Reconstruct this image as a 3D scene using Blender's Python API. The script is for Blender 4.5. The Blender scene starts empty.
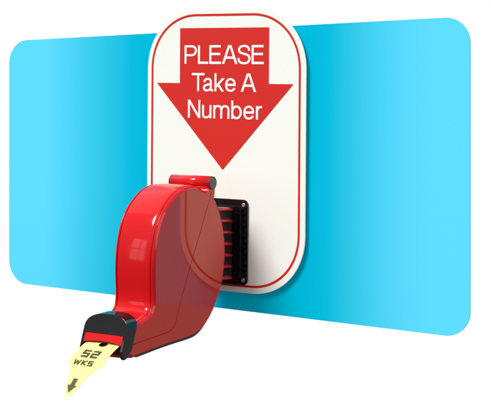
import bpy, bmesh, math, random
from mathutils import Vector, Matrix

S = 0.001                      # everything below is written in millimetres
scene = bpy.context.scene
COL = scene.collection
random.seed(4)

# ------------------------------------------------------------------ helpers
def link(name, mesh, mat=None, parent=None, smooth=False):
    o = bpy.data.objects.new(name, mesh)
    COL.objects.link(o)
    if mat:
        mesh.materials.append(mat)
    if smooth:
        for p in mesh.polygons:
            p.use_smooth = True
    if parent:
        o.parent = parent
    return o

def from_pydata(name, verts, faces, mat=None, parent=None, smooth=False):
    me = bpy.data.meshes.new(name)
    me.from_pydata([(v[0]*S, v[1]*S, v[2]*S) for v in verts], [], faces)
    me.update()
    bm = bmesh.new(); bm.from_mesh(me)
    bmesh.ops.recalc_face_normals(bm, faces=bm.faces)
    bm.to_mesh(me); bm.free()
    return link(name, me, mat, parent, smooth)

def bevel(o, width, seg=2, angle=35):
    m = o.modifiers.new('bevel', 'BEVEL')
    m.width = width*S; m.segments = seg; m.limit_method = 'ANGLE'
    m.angle_limit = math.radians(angle)
    m.harden_normals = False
    return o

def spline(pts, n=8, closed=True):
    out = []
    N = len(pts)
    rng = range(N) if closed else range(N-1)
    for i in rng:
        if closed:
            p0, p1, p2, p3 = pts[(i-1) % N], pts[i], pts[(i+1) % N], pts[(i+2) % N]
        else:
            p0, p1, p2, p3 = pts[max(i-1, 0)], pts[i], pts[i+1], pts[min(i+2, N-1)]
        for k in range(n):
            t = k/n
            out.append(tuple(0.5*((2*b)+(-a+c)*t+(2*a-5*b+4*c-d)*t*t+(-a+3*b-3*c+d)*t**3)
                             for a, b, c, d in zip(p0, p1, p2, p3)))
    if not closed:
        out.append(tuple(pts[-1]))
    return out

def area2(p):
    return sum(p[i][0]*p[(i+1) % len(p)][1]-p[(i+1) % len(p)][0]*p[i][1] for i in range(len(p)))/2

def smooth_poly(p, it):
    for _ in range(it):
        p = [tuple((p[i-1][k]+2*p[i][k]+p[(i+1) % len(p)][k])/4 for k in (0, 1)) for i in range(len(p))]
    return p

def offset(poly, d):
    """move a closed polygon inwards by d"""
    sgn = 1 if area2(poly) > 0 else -1
    out = []
    n = len(poly)
    for i in range(n):
        a, b, c = poly[i-1], poly[i], poly[(i+1) % n]
        tx, ty = c[0]-a[0], c[1]-a[1]
        l = math.hypot(tx, ty) or 1
        out.append((b[0]-sgn*ty/l*d, b[1]+sgn*tx/l*d))
    return out

def prism(name, poly, axis, a, b, mat, parent=None, smooth=False):
    """poly of 2D points extruded along an axis: 'y' takes (x,z), 'x' takes (y,z)"""
    n = len(poly)
    if axis == 'y':
        v = [(p[0], a, p[1]) for p in poly]+[(p[0], b, p[1]) for p in poly]
    else:
        v = [(a, p[0], p[1]) for p in poly]+[(b, p[0], p[1]) for p in poly]
    f = [list(range(n)), list(range(n, 2*n))[::-1]]
    f += [[i, (i+1) % n, n+(i+1) % n, n+i] for i in range(n)]
    return from_pydata(name, v, f, mat, parent, smooth)

def sheet_xz(name, poly, y, mat, parent=None):
    return from_pydata(name, [(p[0], y, p[1]) for p in poly], [list(range(len(poly)))], mat, parent)

def rrect(x0, x1, z0, z1, r, seg=24, ex=2.0):
    pts = []
    for cx, cz, a0 in ((x1-r, z1-r, 0), (x0+r, z1-r, 90), (x0+r, z0+r, 180), (x1-r, z0+r, 270)):
        for k in range(seg+1):
            a = math.radians(a0+90*k/seg)
            c, s = math.cos(a), math.sin(a)
            pts.append((cx+r*math.copysign(abs(c)**(2/ex), c), cz+r*math.copysign(abs(s)**(2/ex), s)))
    return pts

def cyl_x(name, x0, x1, y, z, r, mat, parent, n=48, bev=0.0):
    v, f = [], []
    rings = [(x0, r-bev), (x0+bev, r), (x1-bev, r), (x1, r-bev)] if bev else [(x0, r), (x1, r)]
    for (x, rr) in rings:
        v += [(x, y+rr*math.cos(2*math.pi*k/n), z+rr*math.sin(2*math.pi*k/n)) for k in range(n)]
    for j in range(len(rings)-1):
        f += [[j*n+k, j*n+(k+1) % n, (j+1)*n+(k+1) % n, (j+1)*n+k] for k in range(n)]
    f += [list(range(n))[::-1], list(range((len(rings)-1)*n, len(rings)*n))]
    o = from_pydata(name, v, f, mat, parent)
    for p in o.data.polygons:
        p.use_smooth = len(p.vertices) == 4
    return o

# ---------------------------------------------------------------- materials
def new_mat(name):
    m = bpy.data.materials.new(name); m.use_nodes = True
    nt = m.node_tree
    return m, nt, nt.nodes['Principled BSDF']

def noise_col(nt, bsdf, col, amount=0.04, scale=60, detail=3):
    tc = nt.nodes.new('ShaderNodeTexCoord')
    no = nt.nodes.new('ShaderNodeTexNoise'); no.inputs['Scale'].default_value = scale
    no.inputs['Detail'].default_value = detail
    nt.links.new(tc.outputs['Object'], no.inputs['Vector'])
    mx = nt.nodes.new('ShaderNodeMix'); mx.data_type = 'RGBA'
    mx.inputs[6].default_value = tuple(c*(1-amount) for c in col)+(1,)
    mx.inputs[7].default_value = tuple(min(1, c*(1+amount)) for c in col)+(1,)
    nt.links.new(no.outputs['Fac'], mx.inputs[0])
    nt.links.new(mx.outputs[2], bsdf.inputs['Base Color'])
    return tc, no

def bumpy(nt, bsdf, scale, strength, dist=0.0002, detail=2):
    tc = nt.nodes.new('ShaderNodeTexCoord')
    no = nt.nodes.new('ShaderNodeTexNoise'); no.inputs['Scale'].default_value = scale
    no.inputs['Detail'].default_value = detail
    bp = nt.nodes.new('ShaderNodeBump')
    bp.inputs['Strength'].default_value = strength
    bp.inputs['Distance'].default_value = dist
    nt.links.new(tc.outputs['Object'], no.inputs['Vector'])
    nt.links.new(no.outputs['Fac'], bp.inputs['Height'])
    nt.links.new(bp.outputs['Normal'], bsdf.inputs['Normal'])

def simple(name, col, rough=0.4, ior=1.5, amount=0.04, scale=60, bump=None):
    m, nt, b = new_mat(name)
    noise_col(nt, b, col, amount, scale)
    b.inputs['Roughness'].default_value = rough
    b.inputs['IOR'].default_value = ior
    if bump:
        bumpy(nt, b, *bump)
    return m

M_red = simple('glossy red plastic', (0.60, 0.006, 0.009), 0.05, 1.42, 0.03, 30, (45, 0.05, 0.0004))
nt = M_red.node_tree; b = nt.nodes['Principled BSDF']
tc = nt.nodes.new('ShaderNodeTexCoord'); no = nt.nodes.new('ShaderNodeTexNoise')
no.inputs['Scale'].default_value = 38; no.inputs['Detail'].default_value = 6
mr = nt.nodes.new('ShaderNodeMapRange'); mr.inputs['From Min'].default_value = 0.35; mr.inputs['From Max'].default_value = 0.75
mr.inputs['To Min'].default_value = 0.035; mr.inputs['To Max'].default_value = 0.13
nt.links.new(tc.outputs['Object'], no.inputs['Vector']); nt.links.new(no.outputs['Fac'], mr.inputs['Value'])
nt.links.new(mr.outputs['Result'], b.inputs['Roughness'])
M_side = simple('grained red plastic', (0.60, 0.017, 0.011), 0.05, 1.63, 0.05, 300, (700, 0.09, 0.00005))
M_side.node_tree.nodes['Principled BSDF'].inputs['Specular Tint'].default_value = (1.0, 0.84, 0.64, 1)
M_rim = simple('red rim plastic', (0.45, 0.010, 0.014), 0.12, 1.5, 0.03, 60)
M_seam = simple('matt seam red', (0.42, 0.006, 0.006), 0.5, 1.4)  # matt red of the thin cover seam line
M_seam.node_tree.nodes['Principled BSDF'].inputs['Specular IOR Level'].default_value = 0.05
M_black = simple('glossy black plastic', (0.006, 0.006, 0.008), 0.05, 1.5, 0.2, 80, (400, 0.02, 0.0001))
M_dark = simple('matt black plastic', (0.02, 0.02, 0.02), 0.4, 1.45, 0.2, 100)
M_grey = simple('grey end cap plastic', (0.075, 0.085, 0.08), 0.35, 1.45, 0.15, 200)
M_chute = simple('chute red with recess shade', (0.10, 0.004, 0.006), 0.35, 1.45)
M_sign = simple('white sign plastic', (0.935, 0.955, 0.89), 0.38, 1.42, 0.004, 8)
M_signedge = simple('dark sign backing', (0.05, 0.06, 0.06), 0.6, 1.4)
M_ink = simple('red sign ink', (0.68, 0.024, 0.018), 0.45, 1.35, 0.01, 20)
M_white = simple('white lettering ink', (0.93, 0.92, 0.90), 0.45, 1.35, 0.004, 20)
M_steel, nt, b = new_mat('screw steel'); noise_col(nt, b, (0.55, 0.56, 0.56), 0.1, 500)
b.inputs['Metallic'].default_value = 0.8; b.inputs['Roughness'].default_value = 0.3
M_print = simple('grey ticket ink', (0.085, 0.085, 0.035), 0.7, 1.3, 0.12, 700)
M_paper = simple('pale yellow ticket paper', (0.85, 0.80, 0.27), 0.85, 1.3, 0.02, 90, (1500, 0.1, 0.00005))

# blue card: light at both ends, deeper cyan towards the middle (printed blend)
M_card, nt, b = new_mat('faintly glowing cyan card stock')
tc = nt.nodes.new('ShaderNodeTexCoord'); sx = nt.nodes.new('ShaderNodeSeparateXYZ')
mr = nt.nodes.new('ShaderNodeMapRange')
mr.inputs['From Min'].default_value = -0.360; mr.inputs['From Max'].default_value = 0.327
cr = nt.nodes.new('ShaderNodeValToRGB'); cr.color_ramp.interpolation = 'LINEAR'
LIGHT, MID, DEEP = (0.095, 0.59, 0.85, 1), (0.037, 0.50, 0.70, 1), (0.0, 0.405, 0.595, 1)
e = cr.color_ramp.elements
e[0].position = 0; e[0].color = LIGHT
e[1].position = 1; e[1].color = LIGHT
for p, c in ((0.095, LIGHT), (0.20, MID), (0.30, (0.003, 0.418, 0.615, 1)), (0.36, DEEP), (0.69, DEEP), (0.735, (0.003, 0.422, 0.62, 1)),
             (0.80, MID), (0.885, (0.085, 0.57, 0.815, 1)), (0.93, LIGHT)):
    el = cr.color_ramp.elements.new(p); el.color = c
nt.links.new(tc.outputs['Object'], sx.inputs[0]); nt.links.new(sx.outputs['X'], mr.inputs['Value'])
nt.links.new(mr.outputs['Result'], cr.inputs['Fac']); nt.links.new(cr.outputs['Color'], b.inputs['Base Color'])
b.inputs['Roughness'].default_value = 0.9
b.inputs['Specular IOR Level'].default_value = 0.0
nt.links.new(cr.outputs['Color'], b.inputs['Emission Color']); b.inputs['Emission Strength'].default_value = 0.22  # slight self-glow added to flatten shade and keep the cyan bright

# ---------------------------------------------------------------- blue card
corners = [(-360.9, 137.9), (325.1, 163.1), (327.8, -203.8), (-357.9, -194.6)]
def rounded_quad(c, r, seg=20):
    out = []
    n = len(c)
    for i in range(n):
        p, a, q = Vector(c[i-1]), Vector(c[i]), Vector(c[(i+1) % n])
        u, w = (p-a).normalized(), (q-a).normalized()
        s, t = a+u*r, a+w*r
        for k in range(seg+1):
            h = k/seg*math.pi/2
            v = a + u*r*(1-math.sin(h)) + w*r*(1-math.cos(h))
            out.append((v.x, v.y))
    return out
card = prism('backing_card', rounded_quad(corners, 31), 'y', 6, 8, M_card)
card['label'] = 'wide cyan blue card with rounded corners standing behind the white sign'
card['category'] = 'card'

# ---------------------------------------------------------------- wall sign
sign = bpy.data.objects.new('wall_sign', None); COL.objects.link(sign)
sign['label'] = 'tall white sign with rounded corners, red border and red PLEASE Take A Number arrow'
sign['category'] = 'sign'
outer = rrect(-121, 114.4, -177.2, 177.0, 76, 32, 2.08)
outer = rrect(-121, 114.4, -176.6, 176.2, 76, 32, 2.08)
o = prism('board', outer, 'y', 0, 2.0, M_sign, sign); bevel(o, 0.5, 3)
prism('board_backing', offset(outer, 0.7), 'y', 2.0, 2.6, M_signedge, sign)
# spacer that carries the sign in front of the card
prism('spacer', rrect(-60, 55, -120, 120, 30, 10), 'y', 2.6, 6, M_signedge, sign)
bo = rrect(-114.8, 107.1, -169.2, 170.6, 69.5, 32, 2.08)
bi = rrect(-112.0, 104.3, -166.4, 167.8, 66.7, 32, 2.08)
n = len(bo)
from_pydata('border_line', [(p[0], -0.25, p[1]) for p in bo+bi],
            [[i, (i+1) % n, n+(i+1) % n, n+i] for i in range(n)], M_ink, sign)
sheet_xz('arrow', [(-70.5, 152.9), (61.9, 152.9), (61.9, 83.3), (97.0, 83.3), (-4.7, -25.2), (-106.1, 83.0), (-70.5, 83.0)],
         -0.25, M_ink, sign)

# lettering drawn as pen strokes of a light grotesque: units of cap height
t_, h_ = 0.130, 0.065
def sp(*p): return ('c', spline(list(p), 6, False))
def ln(a, b, lo=-1, hi=2): return ('l', a, b, lo, hi)
def ell(cx, cy, rx, ry): return ('o', [(cx+rx*math.cos(2*math.pi*k/40), cy+ry*math.sin(2*math.pi*k/40)) for k in range(40)])
GLYPH = {
 'P': (.79, [ln((h_, 0), (h_, 1)), ('c', [(h_, 1-h_*.9), (.46, 1-h_*.9)]+[(.46+.27*math.sin(math.pi*k/16), .705+.242*math.cos(math.pi*k/16)) for k in range(1, 16)]+[(.46, .463), (h_, .463)])]),
 'L': (.65, [ln((h_, 0), (h_, 1)), ln((h_, h_*.9), (.65, h_*.9))]),
 'E': (.74, [ln((h_, 0), (h_, 1)), ln((h_, h_*.9), (.74, h_*.9)), ln((h_, .53), (.69, .53)), ln((h_, 1-h_*.9), (.72, 1-h_*.9))]),
 'A': (.93, [ln((.035, -.06), (.455, 1.06), 0, 1), ln((.895, -.06), (.475, 1.06), 0, 1), ln((.19, .335), (.74, .335))]),
 'S': (.80, [sp((.715, .69), (.705, .80), (.62, .905), (.50, .95), (.39, .957), (.25, .935), (.14, .86), (.105, .745), (.15, .635), (.27, .575), (.43, .535), (.60, .485), (.71, .405), (.74, .29), (.705, .16), (.59, .07), (.41, .043), (.22, .07), (.10, .16), (.062, .32))]),
 'T': (.82, [ln((0, 1-h_*.9), (.82, 1-h_*.9)), ln((.41, 0), (.41, .97))]),
 'a': (.66, [sp((.085, .50), (.12, .61), (.21, .67), (.31, .683), (.42, .66), (.49, .58), (.50, .48), (.50, .35), (.50, .22), (.505, .12), (.54, .06), (.60, .05), (.66, .055)),
             sp((.50, .43), (.44, .39), (.32, .37), (.17, .335), (.075, .26), (.062, .16), (.12, .075), (.23, .045), (.36, .065), (.46, .14), (.50, .25))]),
 'k': (.62, [ln((h_, 0), (h_, 1)), ln((.64, .80), (.08, .235), 0, .73), ln((.215, .40), (.575, -.06), 0, .73)]),
 'e': (.66, [ln((.07, .37), (.655, .37)), sp((.597, .37), (.592, .46), (.54, .58), (.44, .66), (.335, .683), (.20, .65), (.095, .54), (.06, .37), (.085, .20), (.18, .085), (.33, .043), (.47, .075), (.55, .14), (.585, .20))]),
 'N': (.80, [ln((h_, 0), (h_, 1)), ln((.80-h_, 0), (.80-h_, 1)), ln((.018, 1.06), (.782, -.06), 0, 1)]),
 'u': (.60, [ln((.60-h_, 0), (.60-h_, .73)), sp((h_, .73), (h_, .60), (h_, .40), (h_, .23), (.09, .11), (.17, .055), (.28, .045), (.40, .08), (.50, .17), (.54, .30))]),
 'm': (1.02, [ln((h_, 0), (h_, .73)), sp((h_, .42), (.09, .56), (.18, .655), (.30, .683), (.42, .655), (.49, .57), (.51, .45), (.51, .25), (.51, 0)),
              sp((.51, .42), (.54, .56), (.63, .655), (.75, .683), (.87, .655), (.94, .57), (.96, .45), (.96, .25), (.96, 0))]),
 'b': (.65, [ln((h_, 0), (h_, 1)), ell(.33, .363, .265, .318)]),
 'r': (.37, [ln((h_, 0), (h_, .73)), sp((h_, .40), (.085, .53), (.16, .63), (.26, .672), (.37, .67))]),
}
def clip(poly, lo, hi):
    for lim, sg in ((lo, 1), (hi, -1)):
        out = []
        for i in range(len(poly)):
            a, b = poly[i-1], poly[i]
            ia, ib = (a[1]-lim)*sg >= 0, (b[1]-lim)*sg >= 0
            if ia != ib:
                t = (lim-a[1])/(b[1]-a[1]); out.append((a[0]+(b[0]-a[0])*t, lim))
            if ib: out.append(b)
        poly = out
    return poly
def pen(stroke, w):
    if stroke[0] == 'l':
        _, a, b, lo, hi = stroke
        dx, dy = b[0]-a[0], b[1]-a[1]; l = math.hypot(dx, dy); nx, ny = -dy/l*w/2, dx/l*w/2
        if lo > -1: nx *= 1.06
        return [clip([(a[0]+nx, a[1]+ny), (b[0]+nx, b[1]+ny), (b[0]-nx, b[1]-ny), (a[0]-nx, a[1]-ny)], lo, hi)]
    pts = stroke[1]; closed = stroke[0] == 'o'; n = len(pts); e = []
    for i in range(n):
        a = pts[i-1] if (closed or i > 0) else pts[0]
        c = pts[(i+1) % n] if (closed or i < n-1) else pts[-1]
        tx, ty = c[0]-a[0], c[1]-a[1]; l = math.hypot(tx, ty) or 1
        ww = w*(0.90+0.10*abs(ty)/l)          # horizontals a touch thinner
        e.append(((pts[i][0]-ty/l*ww/2, pts[i][1]+tx/l*ww/2), (pts[i][0]+ty/l*ww/2, pts[i][1]-tx/l*ww/2)))
    return [[e[i][0], e[(i+1) % n][0], e[(i+1) % n][1], e[i][1]] for i in range(n if closed else n-1)]
def text_line(txt, x0, x1, z0, z1, y, gap, parent):
    x = 0; items = []
    for c in txt:
        if c == ' ': x += .26; continue
        w, st = GLYPH[c]
        items.append((x, st)); x += w+(gap-{'T': .16, 'A': .06}.get(c, 0))
        last = x-(gap-{'T': .16, 'A': .06}.get(c, 0))
    k, hz_ = (x1-x0)/last, z1-z0
    v, f = [], []
    for ox, st in items:
        for si, s_ in enumerate(st):
            for q in pen(s_, t_):
                if len(q) < 3: continue
                f.append(list(range(len(v), len(v)+len(q))))
                v += [(x0+(ox+p[0])*k, y-0.012*si, z0+p[1]*hz_) for p in q]
    return from_pydata('lettering', v, f, M_white, parent)
text_line('PLEASE', -63.4, 54.7, 107.6, 131.1, -0.5, .065, sign)
text_line('Take A', -51.9, 43.6, 73.1, 95.9, -0.5, .07, sign)
text_line('Number', -57.6, 52.6, 39.1, 62.0, -0.5, .11, sign)

# ---------------------------------------------------------------- dispenser
disp = bpy.data.objects.new('ticket_dispenser', None); COL.objects.link(disp)
disp['label'] = 'glossy red snail shaped ticket dispenser with black nozzle mounted on the white sign'
disp['category'] = 'ticket dispenser'
X0 = 22.97; XC = X0-28.75; W2 = 28.75

face = [(-79.3,-48.6),(-92.3,-43.0),(-105.1,-40.4),(-121.9,-41.1),(-138.4,-46.4),(-152.5,-55.3),(-164.4,-65.9),
        (-172.8,-79.0),(-178.6,-94.5),(-181.9,-112.4),(-182.9,-128.2),(-182.3,-145.4),(-181.4,-160.3),(-182.2,-171.0),
        (-187.6,-179.2),(-197.0,-183.6),(-211.0,-187.0),(-221.5,-191.5),(-225.0,-200),(-228.0,-212),(-229.5,-219.0),(-221,-219.3),(-211.3,-218.8),
        (-192.1,-217.3),(-172,-216),(-152.6,-215.0),(-130,-214.3),(-111.4,-213.7),(-94.5,-211.2),(-77.4,-203.3),(-60.1,-187.6),
        (-47.0,-167.4),(-38.6,-144.0),(-36.0,-119.9),(-39.9,-95.1),(-48.0,-74.5),(-57,-61.5),(-67,-53.5)]
prof = spline(face, 6)
prof = smooth_poly(prof, 6)
inset0 = 4.6
base = smooth_poly(offset(prof, -inset0), 6)
# (distance from the side face plane, inset) from the crown of the band to the raised rim
sec = [(28.75, 0.0), (24, 0.04), (19, 0.15), (14.5, 0.34), (11, 0.55), (8.6, 0.76), (7.2, 1.0), (6.2, 1.6), (5.6, 2.5), (5.1, 3.6), (4.7, 3.6),
       (4.4, 2.6), (4.1, 1.9), (3.6, 1.55), (3.1, 1.6), (2.5, 1.95), (1.9, 2.5), (1.3, 3.1), (0.85, 3.7), (0.45, 4.3), (0.15, 4.7), (0.0, 5.0), (0.0, 5.3), (0.3, 5.55), (0.5, 5.65)]
rings = [(X0-a, i) for a, i in sec]
rings = [(2*XC-x, i) for x, i in rings[::-1]] + rings[1:]
v, f = [], []
n = len(base)
for x, i in rings:
    v += [(x, p[0], p[1]) for p in offset(base, i)]
for j in range(len(rings)-1):
    f += [[j*n+k, j*n+(k+1) % n, (j+1)*n+(k+1) % n, (j+1)*n+k] for k in range(n)]
f += [list(range(n))[::-1], list(range((len(rings)-1)*n, len(rings)*n))]
shell = from_pydata('shell', v, f, M_red, disp, True)
for p in shell.data.polygons:
    if len(p.vertices) > 4: p.use_smooth = False

inner = offset(base, 5.5)
for sx_, x in ((1, X0-0.25), (-1, 2*XC-X0+0.25)):
    o = prism('side_panel', inner, 'x', x-sx_*1.2, x, M_side, disp)

# black strip along the underside
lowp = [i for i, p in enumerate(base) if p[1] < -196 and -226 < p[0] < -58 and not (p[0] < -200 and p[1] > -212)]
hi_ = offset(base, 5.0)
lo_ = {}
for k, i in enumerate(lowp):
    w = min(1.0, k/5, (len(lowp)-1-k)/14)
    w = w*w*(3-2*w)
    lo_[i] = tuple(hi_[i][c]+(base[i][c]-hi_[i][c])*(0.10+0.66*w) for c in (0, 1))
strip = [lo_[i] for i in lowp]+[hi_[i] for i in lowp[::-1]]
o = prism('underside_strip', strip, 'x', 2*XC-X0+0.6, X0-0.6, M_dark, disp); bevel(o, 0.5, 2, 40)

# seam of the cover on both side panels: a thin dark groove line
seam = [(-66.5,-47.0),(-76.5,-66),(-85.5,-83),(-100.1,-110.5),(-114.5,-137.5),(-126.7,-162.0),(-136.6,-183),(-140.5,-192.5),(-146.0,-199.2),(-155,-202.5),(-171,-203.6),
        (-192.3,-204.9),(-215.3,-206.4),(-226.5,-207.2)]
seam = spline(seam, 5, False)
def ribbon(name, path, w, x, mat, parent):
    vv, ff = [], []
    for i, p in enumerate(path):
        a, c = path[max(i-1, 0)], path[min(i+1, len(path)-1)]
        tx, ty = c[0]-a[0], c[1]-a[1]; l = math.hypot(tx, ty)
        vv += [(x, p[0]-ty/l*w/2, p[1]+tx/l*w/2), (x, p[0]+ty/l*w/2, p[1]-tx/l*w/2)]
    ff = [[2*i, 2*i+1, 2*i+3, 2*i+2] for i in range(len(path)-1)]
    return from_pydata(name, vv, ff, mat, parent)
ribbon('cover_seam', seam, 0.8, X0-0.19, M_seam, disp)
ribbon('cover_seam', seam, 0.8, 2*XC-X0+0.19, M_seam, disp)

# hinge arm and hinge barrel at the top
hy, hz = -65.8, -36.2
arm = [(-73.0, -33.5), (-70.5, -41.5), (-74.5, -47), (-84, -50), (-96, -62), (-88, -80), (-60, -64), (-59.6, -52), (-59.0, -42), (-59.5, -34)]
arm = spline([(-73.2,-35),(-72.6,-41),(-74.5,-45.5),(-82,-48.5),(-92,-52),(-95,-70),(-84,-80),(-66,-66),(-60.5,-55),(-58.9,-46),(-58.6,-37),(-61,-30.5),(-67,-28.6),(-71.5,-30.8)], 6)
o = prism('hinge_arm', arm, 'x', 2*XC-X0+0.5, X0-0.5, M_red, disp)
o.data.materials.append(M_side)
for p in o.data.polygons:
    if len(p.vertices) > 4: p.material_index = 1
    else: p.use_smooth = True
bevel(o, 0.4, 2, 60)
hb = cyl_x('hinge_barrel', 2*XC-X0-0.3, X0+0.3, hy, hz, 8.1, M_red, disp)
cyl_x('end_cap', X0+0.25, X0+1.6, hy, hz, 7.9, M_grey, hb, bev=0.5)
cyl_x('end_cap', 2*XC-X0-1.6, 2*XC-X0-0.25, hy, hz, 7.9, M_grey, hb, bev=0.5)

# black nozzle hood: arch shaped section swept backwards
T = (-235.7, -183.3); WD = (-0.34, -0.94); ED = (1.0, 0.035)
XL, XR = 2*XC-X0-1.0, X0+1.0
HW = (XR-XL)/2
def nozzle_pt(x, w, e):
    return (x, T[0]+WD[0]*w+ED[0]*e, T[1]+WD[1]*w+ED[1]*e)
def arch(hw, peak, side, ex, seg=28):
    pts = []
    for k in range(seg+1):
        a = math.pi*k/seg
        c, s = math.cos(a), math.sin(a)
        pts.append((XC-hw*math.copysign(abs(c)**(2/ex), c), side-(side-peak)*abs(s)**(2/ex)))
    return pts
def hood_section(grow=0.0):
    top = arch(HW+grow, -9.5-grow, 8.0, 2.5)
    leg_w = 3.6
    right = [(XC+HW+grow, 20), (XC+HW+grow, 36)]
    bot_r = [(XC+HW+grow-0.3, 38.3), (XC+HW-1.2, 39.6), (XC+HW-leg_w+0.6, 39.4), (XC+HW-leg_w, 38)]
    inner_r = [(XC+HW-leg_w, 24), (XC+HW-leg_w, 13.0)]
    inner_l = [(XC-HW+leg_w, 13.0), (XC-HW+leg_w, 24)]
    bot_l = [(2*XC-p[0], p[1]) for p in bot_r[::-1]]
    left = [(2*XC-p[0], p[1]) for p in right[::-1]]
    return top+right+bot_r+inner_r+inner_l+bot_l+left
hs = hood_section()
n = len(hs)
v, f = [], []
FR = [0, .03, .08, .15, .24, .36, .5, .64, .76, .85, .92, .97, 1]
for fr in FR:
    cut = 41.5-13*(1-math.sqrt(max(0, 1-(2*fr-1)**2*0.97)))
    v += [nozzle_pt(x, w if w < 24.5 else 24+(w-24)*(cut-24)/15.6, 18.8*fr) for x, w in hs]
m_ = (len(FR)-1)*n
f = [list(range(n)), list(range(m_, m_+n))[::-1]]
for j in range(len(FR)-1):
    f += [[j*n+i, j*n+(i+1) % n, (j+1)*n+(i+1) % n, (j+1)*n+i] for i in range(n)]
hood = from_pydata('nozzle_hood', v, f, M_black, disp); bevel(hood, 0.9, 3, 40)
hood.modifiers['bevel'].angle_limit = math.radians(50)

# red lip under the hood
v, f = [], []
K = 20; J = 6
for e_ in (0.9, 3.0):
    for j in range(J+1):
        for k in range(K+1):
            x = XC-HW+3.5+(2*HW-7.0)*k/K
            u = 2*k/K-1
            low = 21.3+2.6*u*u
            w = 12.6+(low-12.6)*j/J
            v.append(nozzle_pt(x, w, e_-0.9*math.sin(math.pi*j/J*0.5)))
st = (J+1)*(K+1)
for s_ in (0, 1):
    for j in range(J):
        for k in range(K):
            a = s_*st+j*(K+1)+k
            f.append([a, a+1, a+K+2, a+K+1])
for k in range(K):
    a = J*(K+1)+k; f.append([a, a+1, st+a+1, st+a])
    a = k; f.append([a, a+1, st+a+1, st+a])
from_pydata('nozzle_lip', v, f, M_red, disp, False)
# block inside the nozzle, shade of the cavity put into its dark red
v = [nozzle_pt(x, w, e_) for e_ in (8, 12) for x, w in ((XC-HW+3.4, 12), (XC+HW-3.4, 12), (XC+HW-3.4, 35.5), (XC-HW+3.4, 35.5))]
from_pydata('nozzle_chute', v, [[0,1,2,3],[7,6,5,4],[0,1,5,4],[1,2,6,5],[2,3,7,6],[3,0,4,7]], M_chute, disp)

# black mounting plate, its ribs and screws
plate = prism('mounting_plate', rrect(-45.5, 34.0, -166.6, -60.6, 6.5, 8), 'y', -3.0, 0.4-0.5, M_black, disp); bevel(plate, 0.7, 2)
for zx, zz in ((28.6, -67.2), (-39.5, -67.2), (28.6, -160.0), (-39.5, -160.0)):
    m_, k_ = [], 20
    v = [(zx+r*math.cos(2*math.pi*k/k_), y, zz+r*math.sin(2*math.pi*k/k_)) for r, y in ((2.5, -3.0), (2.5, -3.9), (1.7, -4.3), (1.0, -4.3), (0.9, -3.8)) for k in range(k_)]
    f = [[j*k_+k, j*k_+(k+1) % k_, (j+1)*k_+(k+1) % k_, (j+1)*k_+k] for j in range(4) for k in range(k_)]+[list(range(4*k_, 5*k_))]
    from_pydata('screw', v, f, M_steel, plate)
def box(name, x0, x1, y0, y1, z0, z1, mat, parent, bv=0.0):
    o = prism(name, [(x0, z0), (x1, z0), (x1, z1), (x0, z1)], 'y', y0, y1, mat, parent)
    if bv: bevel(o, bv, 2)
    return o
core = box('mounting_core', XC-19, XC+19, -85, -3.0, -157, -70, M_dark, disp, 1.0)
pz = [-72.0, -86.2, -100.4, -114.6, -128.6, -142.4, -156.0]
for i, z in enumerate(pz):
    # red hook: a curved tapering tongue reaching back from the shell to the plate
    x0, x1 = X0-12.5, X0-2.0
    path = [(-62, z+2.5, 4.6), (-40, z+1.8, 4.4), (-26, z+1.0, 4.2), (-20, z+0.2, 3.8), (-16.5, z-0.3, 3.2), (-14.6, z-0.6, 2.3), (-13.6, z-0.7, 0.9)]
    vv, ff, q = [], [], 10
    for (y, zz, h) in path:
        wx = (x1-x0)/2*(0.7+0.3*h/4.6)
        for k in range(q):
            a = 2*math.pi*k/q
            c, s = math.cos(a), math.sin(a)
            vv.append(((x0+x1)/2+wx*math.copysign(abs(c)**0.6, c), y, zz+h*0.62*math.copysign(abs(s)**0.8, s)))
    for j in range(len(path)-1):
        ff += [[j*q+k, j*q+(k+1) % q, (j+1)*q+(k+1) % q, (j+1)*q+k] for k in range(q)]
    ff += [list(range(q)), list(range((len(path)-1)*q, len(path)*q))]
    from_pydata('hook', vv, ff, M_rim, disp, True)
for i in range(8):
    z = -65.0-13.6*i if i < 7 else -162.5
    if i in (0, 7): continue
    box('plate_rib', X0-20, 31.9, -6.0, -2.9, z+1.2-0.9, z+1.2+0.9, M_black, plate, 0.3)
for x in (X0-3.5, X0+3.0):
    box('plate_rib', x-0.9, x+0.9, -7.5, -2.8, -156.5, -71.5, M_black, plate, 0.3)

# ---------------------------------------------------------------- ticket
tick = bpy.data.objects.new('paper_ticket', None); COL.objects.link(tick)
tick['label'] = 'pale yellow pointed paper ticket printed 52 WKS hanging from the black nozzle'
tick['category'] = 'ticket'
path = spline([(-226, -202.5), (-241.8, -206.6), (-260, -214.8), (-275.3, -226.0), (-286.5, -236.3), (-304.5, -253.5)], 16, False)
cum = [0.0]
for a, c in zip(path, path[1:]):
    cum.append(cum[-1]+math.hypot(c[0]-a[0], c[1]-a[1]))
S0 = min(range(len(path)), key=lambda i: abs(path[i][0]+241.8))
s_slot = cum[S0]
def on_path(s, lift=0.0):
    s = s+s_slot
    i = 0
    while i < len(cum)-2 and cum[i+1] < s: i += 1
    t = (s-cum[i])/(cum[i+1]-cum[i])
    a, c = path[i], path[i+1]
    l = cum[i+1]-cum[i]
    ty, tz = (c[0]-a[0])/l, (c[1]-a[1])/l
    # upper side of the ticket (towards the viewer in front): normal = (tz, -ty) pointing forward and up
    return (a[0]+(c[0]-a[0])*t+tz*lift, a[1]+(c[1]-a[1])*t-ty*lift)
TX = -6.0
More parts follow.
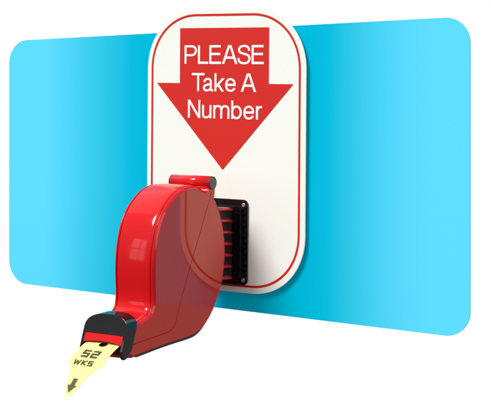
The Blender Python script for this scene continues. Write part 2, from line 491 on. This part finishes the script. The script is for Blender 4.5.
hwid = [(-14, 23.4), (0, 23.4), (20, 23.5), (38.0, 23.6), (38.6, 23.0), (39.2, 20.0), (40.2, 18.3), (43, 17.0), (48, 14.9), (54, 12.4), (60, 10.2),
        (66, 8.2), (71, 6.7), (75, 5.6), (77.3, 4.4), (78.6, 2.8), (79.2, 1.2)]
def hw_at(s):
    for (a, wa), (c, wc) in zip(hwid, hwid[1:]):
        if a <= s <= c: return wa+(wc-wa)*(s-a)/(c-a)
    return hwid[-1][1]
ss = sorted(set([-14+i for i in range(0, 94)]+[h[0] for h in hwid]))
ss = [s for s in ss if s <= 79.2]
# half-round finger notch cut at the slot
def notch(s):
    c, r = 0.9, 5.6
    return math.sqrt(max(0, 1-((s-c)/5.0)**2))*r if abs(s-c) < 5.0 else 0
NX = 1.6
v, f = [], []
Q = 8
rows = []
for s in ss:
    h = hw_at(s); g = notch(s)
    y, z = on_path(s)
    left = [-h+(h+NX-g)*k/Q for k in range(Q+1)]
    right = [NX+g+(h-NX-g)*k/Q for k in range(Q+1)] if s < 30 else None
    if right is None:
        left = [-h+(h+NX)*k/Q for k in range(Q+1)]; right = [NX+(h-NX)*k/Q for k in range(Q+1)]
    if h < abs(NX): left = right = None
    if left is None: continue
    idx = []
    for u in left+right:
        idx.append(len(v)); v.append((TX+u, y, z))
    rows.append(idx)
for a, c in zip(rows, rows[1:]):
    for base_ in (0, Q+1):
        for k in range(Q):
            f.append([a[base_+k], a[base_+k+1], c[base_+k+1], c[base_+k]])
sheet = from_pydata('sheet', v, f, M_paper, tick, True)
bm = bmesh.new(); bm.from_mesh(sheet.data); bmesh.ops.remove_doubles(bm, verts=bm.verts, dist=1e-7)
bmesh.ops.recalc_face_normals(bm, faces=bm.faces); bm.to_mesh(sheet.data); bm.free()
so = sheet.modifiers.new('thickness', 'SOLIDIFY'); so.thickness = 0.00022; so.offset = 0

def printed(name, polys, mat, lift=0.35, cell=None):
    """polys in (u, s) on the ticket, bent to its curve; each polygon is convex"""
    bm = bmesh.new()
    for poly in polys:
        bm.faces.new([bm.verts.new((p[0], p[1], 0)) for p in poly])
    for s in range(0, 80, 2):
        g = bm.verts[:]+bm.edges[:]+bm.faces[:]
        bmesh.ops.bisect_plane(bm, geom=g, plane_co=(0, s, 0), plane_no=(0, 1, 0))
    for vv in bm.verts:
        y, z = on_path(vv.co.y, lift)
        vv.co = Vector(((TX+vv.co.x)*S, y*S, z*S))
    me = bpy.data.meshes.new(name); bm.to_mesh(me); bm.free()
    return link(name, me, mat, tick)

def strokes(segs, t):
    out = []
    for (a, b) in segs:
        dx, dy = b[0]-a[0], b[1]-a[1]; l = math.hypot(dx, dy)
        ex, ey = dx/l*t/2, dy/l*t/2
        nx, ny = -ey, ex
        a2, b2 = a, b
        for c in (a, b):                     # rounded corners and ends
            out.append([(c[0]+t/2*math.cos(2*math.pi*k/14), c[1]+t/2*math.sin(2*math.pi*k/14)) for k in range(14)])
        out.append([(a2[0]+nx, a2[1]+ny), (b2[0]+nx, b2[1]+ny), (b2[0]-nx, b2[1]-ny), (a2[0]-nx, a2[1]-ny)])
    return out
GL = {'5': [((1, 0), (0, 0)), ((0, 0), (0, .5)), ((0, .5), (1, .5)), ((1, .5), (1, 1)), ((1, 1), (0, 1))],
      '2': [((0, 0), (1, 0)), ((1, 0), (1, .5)), ((1, .5), (0, .5)), ((0, .5), (0, 1)), ((0, 1), (1, 1))],
      'S': [((1, 0), (0, 0)), ((0, 0), (0, .5)), ((0, .5), (1, .5)), ((1, .5), (1, 1)), ((1, 1), (0, 1))],
      'W': [((0, 0), (.22, 1)), ((.22, 1), (.5, .15)), ((.5, .15), (.78, 1)), ((.78, 1), (1, 0))],
      'K': [((0, 0), (0, 1)), ((0.1, .5), (1, 0)), ((0.1, .5), (1, 1))]}
def word(txt, u0, u1, s0, s1, t, gap, wid):
    tot = sum(wid[c] for c in txt)+gap*(len(txt)-1)
    k = (u1-u0)/tot; x = u0; out = []
    for c in txt:
        w = wid[c]*k
        segs = [((x+t/2+a[0]*(w-t), s0+t/2+a[1]*(s1-s0-t)), (x+t/2+b_[0]*(w-t), s0+t/2+b_[1]*(s1-s0-t))) for a, b_ in GL[c]]
        out += strokes(segs, t)
        x += w+gap*k
    return out
printed('printed_number', word('52', -13.5, 9.5, 14.5, 26.8, 3.0, 0.22, {'5': 1, '2': 1}), M_print)
printed('printed_word', word('WKS', -17.0, 9.5, 30.6, 38.4, 2.0, 0.18, {'W': 1.35, 'K': 1, 'S': 1}), M_print)
printed('printed_arrow', [[(-4.0, 56), (1.9, 56), (1.9, 65.0), (-4.0, 65.0)], [(-7.6, 64.8), (5.2, 64.8), (-1.2, 75)]], M_print)

# ---------------------------------------------------------------- world
wd = bpy.data.worlds.new('World'); scene.world = wd; wd.use_nodes = True
nt = wd.node_tree; bg = nt.nodes['Background']
tc = nt.nodes.new('ShaderNodeTexCoord')
def dot_ramp(vec, a, b_):
    d = nt.nodes.new('ShaderNodeVectorMath'); d.operation = 'DOT_PRODUCT'
    d.inputs[1].default_value = vec
    nt.links.new(tc.outputs['Generated'], d.inputs[0])
    m = nt.nodes.new('ShaderNodeMapRange'); m.interpolation_type = 'SMOOTHSTEP'
    m.inputs['From Min'].default_value = a; m.inputs['From Max'].default_value = b_
    nt.links.new(d.outputs['Value'], m.inputs['Value'])
    return m
a = dot_ramp((0, 0.70, 0.71), 0.27, 0.33)
b_ = dot_ramp((0, 1, 0), 0.30, 0.42)
c_ = dot_ramp((-1, 0, 0), -0.42, -0.12)      # unseen right side dimmed to darken the side panel's reflections
c_.inputs['To Min'].default_value = 0.30
mul = nt.nodes.new('ShaderNodeMath'); mul.operation = 'MULTIPLY'
mxn = nt.nodes.new('ShaderNodeMath'); mxn.operation = 'MAXIMUM'
nt.links.new(b_.outputs[0], mxn.inputs[1]); nt.links.new(a.outputs[0], mxn.inputs[0])
nt.links.new(mxn.outputs[0], mul.inputs[0]); nt.links.new(c_.outputs[0], mul.inputs[1])
fl = dot_ramp((0, 0, 1), -0.50, -0.30)         # and dimmed below the view, so the lower rim reflects dark
fl.inputs['To Min'].default_value = 0.15
mul2 = nt.nodes.new('ShaderNodeMath'); mul2.operation = 'MULTIPLY'
nt.links.new(mul.outputs[0], mul2.inputs[0]); nt.links.new(fl.outputs[0], mul2.inputs[1])
mxn = mul2
mc = nt.nodes.new('ShaderNodeMix'); mc.data_type = 'RGBA'
front = dot_ramp((0, 0, 1), -0.25, 0.45)       # dim studio in front, a little lighter overhead
front.inputs['To Min'].default_value = 0.12; front.inputs['To Max'].default_value = 0.50
nt.links.new(front.outputs[0], mc.inputs[6]); mc.inputs[7].default_value = (1.02, 1.02, 1.02, 1)
nt.links.new(mxn.outputs[0], mc.inputs[0]); nt.links.new(mc.outputs[2], bg.inputs['Color'])
bg.inputs['Strength'].default_value = 1.0

# ---------------------------------------------------------------- lamps
def aim(o, d):
    o.rotation_euler = Vector(d).to_track_quat('-Z', 'Y').to_euler()
ld = bpy.data.lights.new('key_light', 'SUN'); ld.energy = 3.5; ld.angle = math.radians(22); ld.color = (0.985, 1, 0.98)
lo = bpy.data.objects.new('key_light', ld); COL.objects.link(lo); aim(lo, (0.26, 0.60, -0.76))
lf = bpy.data.lights.new('fill_light', 'SUN'); lf.energy = 0.65; lf.angle = math.radians(40); lf.color = (1, 0.97, 0.94)
lfo = bpy.data.objects.new('fill_light', lf); COL.objects.link(lfo); aim(lfo, (-1, 0.22, -0.45))  # unseen fill from the right, added to brighten the side panel
# four-pane window light mirrored in the front of the dispenser
cen = Vector((-20*S, -182*S, -98*S)); dr = Vector((-0.53, -0.83, 0.15)).normalized()
wc = cen+dr*1.5
q = (-dr).to_track_quat('-Z', 'Y')
for ix in (-1, 1):
    for iz in (-1, 1):
        l2 = bpy.data.lights.new('window_light', 'AREA'); l2.shape = 'RECTANGLE'
        l2.size = 0.12; l2.size_y = 0.23; l2.energy = 0.13
        o2 = bpy.data.objects.new('window_light', l2); COL.objects.link(o2)
        o2.location = wc + q @ Vector((ix*0.067, iz*0.125, 0)); o2.rotation_euler = q.to_euler()

# ---------------------------------------------------------------- camera
th, ro = math.radians(32), 0.007
F = Vector((-math.sin(th), math.cos(th), 0)); R0 = Vector((math.cos(th), math.sin(th), 0)); U0 = Vector((0, 0, 1))
R = R0*math.cos(ro)+U0*math.sin(ro); U = U0*math.cos(ro)-R0*math.sin(ro)
cd = bpy.data.cameras.new('camera'); cam = bpy.data.objects.new('camera', cd); COL.objects.link(cam)
m = Matrix.Identity(4)
for i in range(3):
    m[i][0], m[i][1], m[i][2] = R[i], U[i], -F[i]
m[0][3], m[1][3], m[2][3] = 1.0136757, -1.5775447, 0.1001682
cam.matrix_world = m
cd.sensor_fit = 'HORIZONTAL'; cd.sensor_width = 36; cd.lens = 1500*36/491
cd.shift_y = -(203.5-70)/491
cd.clip_start = 0.05; cd.clip_end = 100
scene.camera = cam

scene.render.engine = 'CYCLES'
scene.view_settings.view_transform = 'Standard'; scene.view_settings.look = 'None'
scene.view_settings.exposure = 0; scene.view_settings.gamma = 1
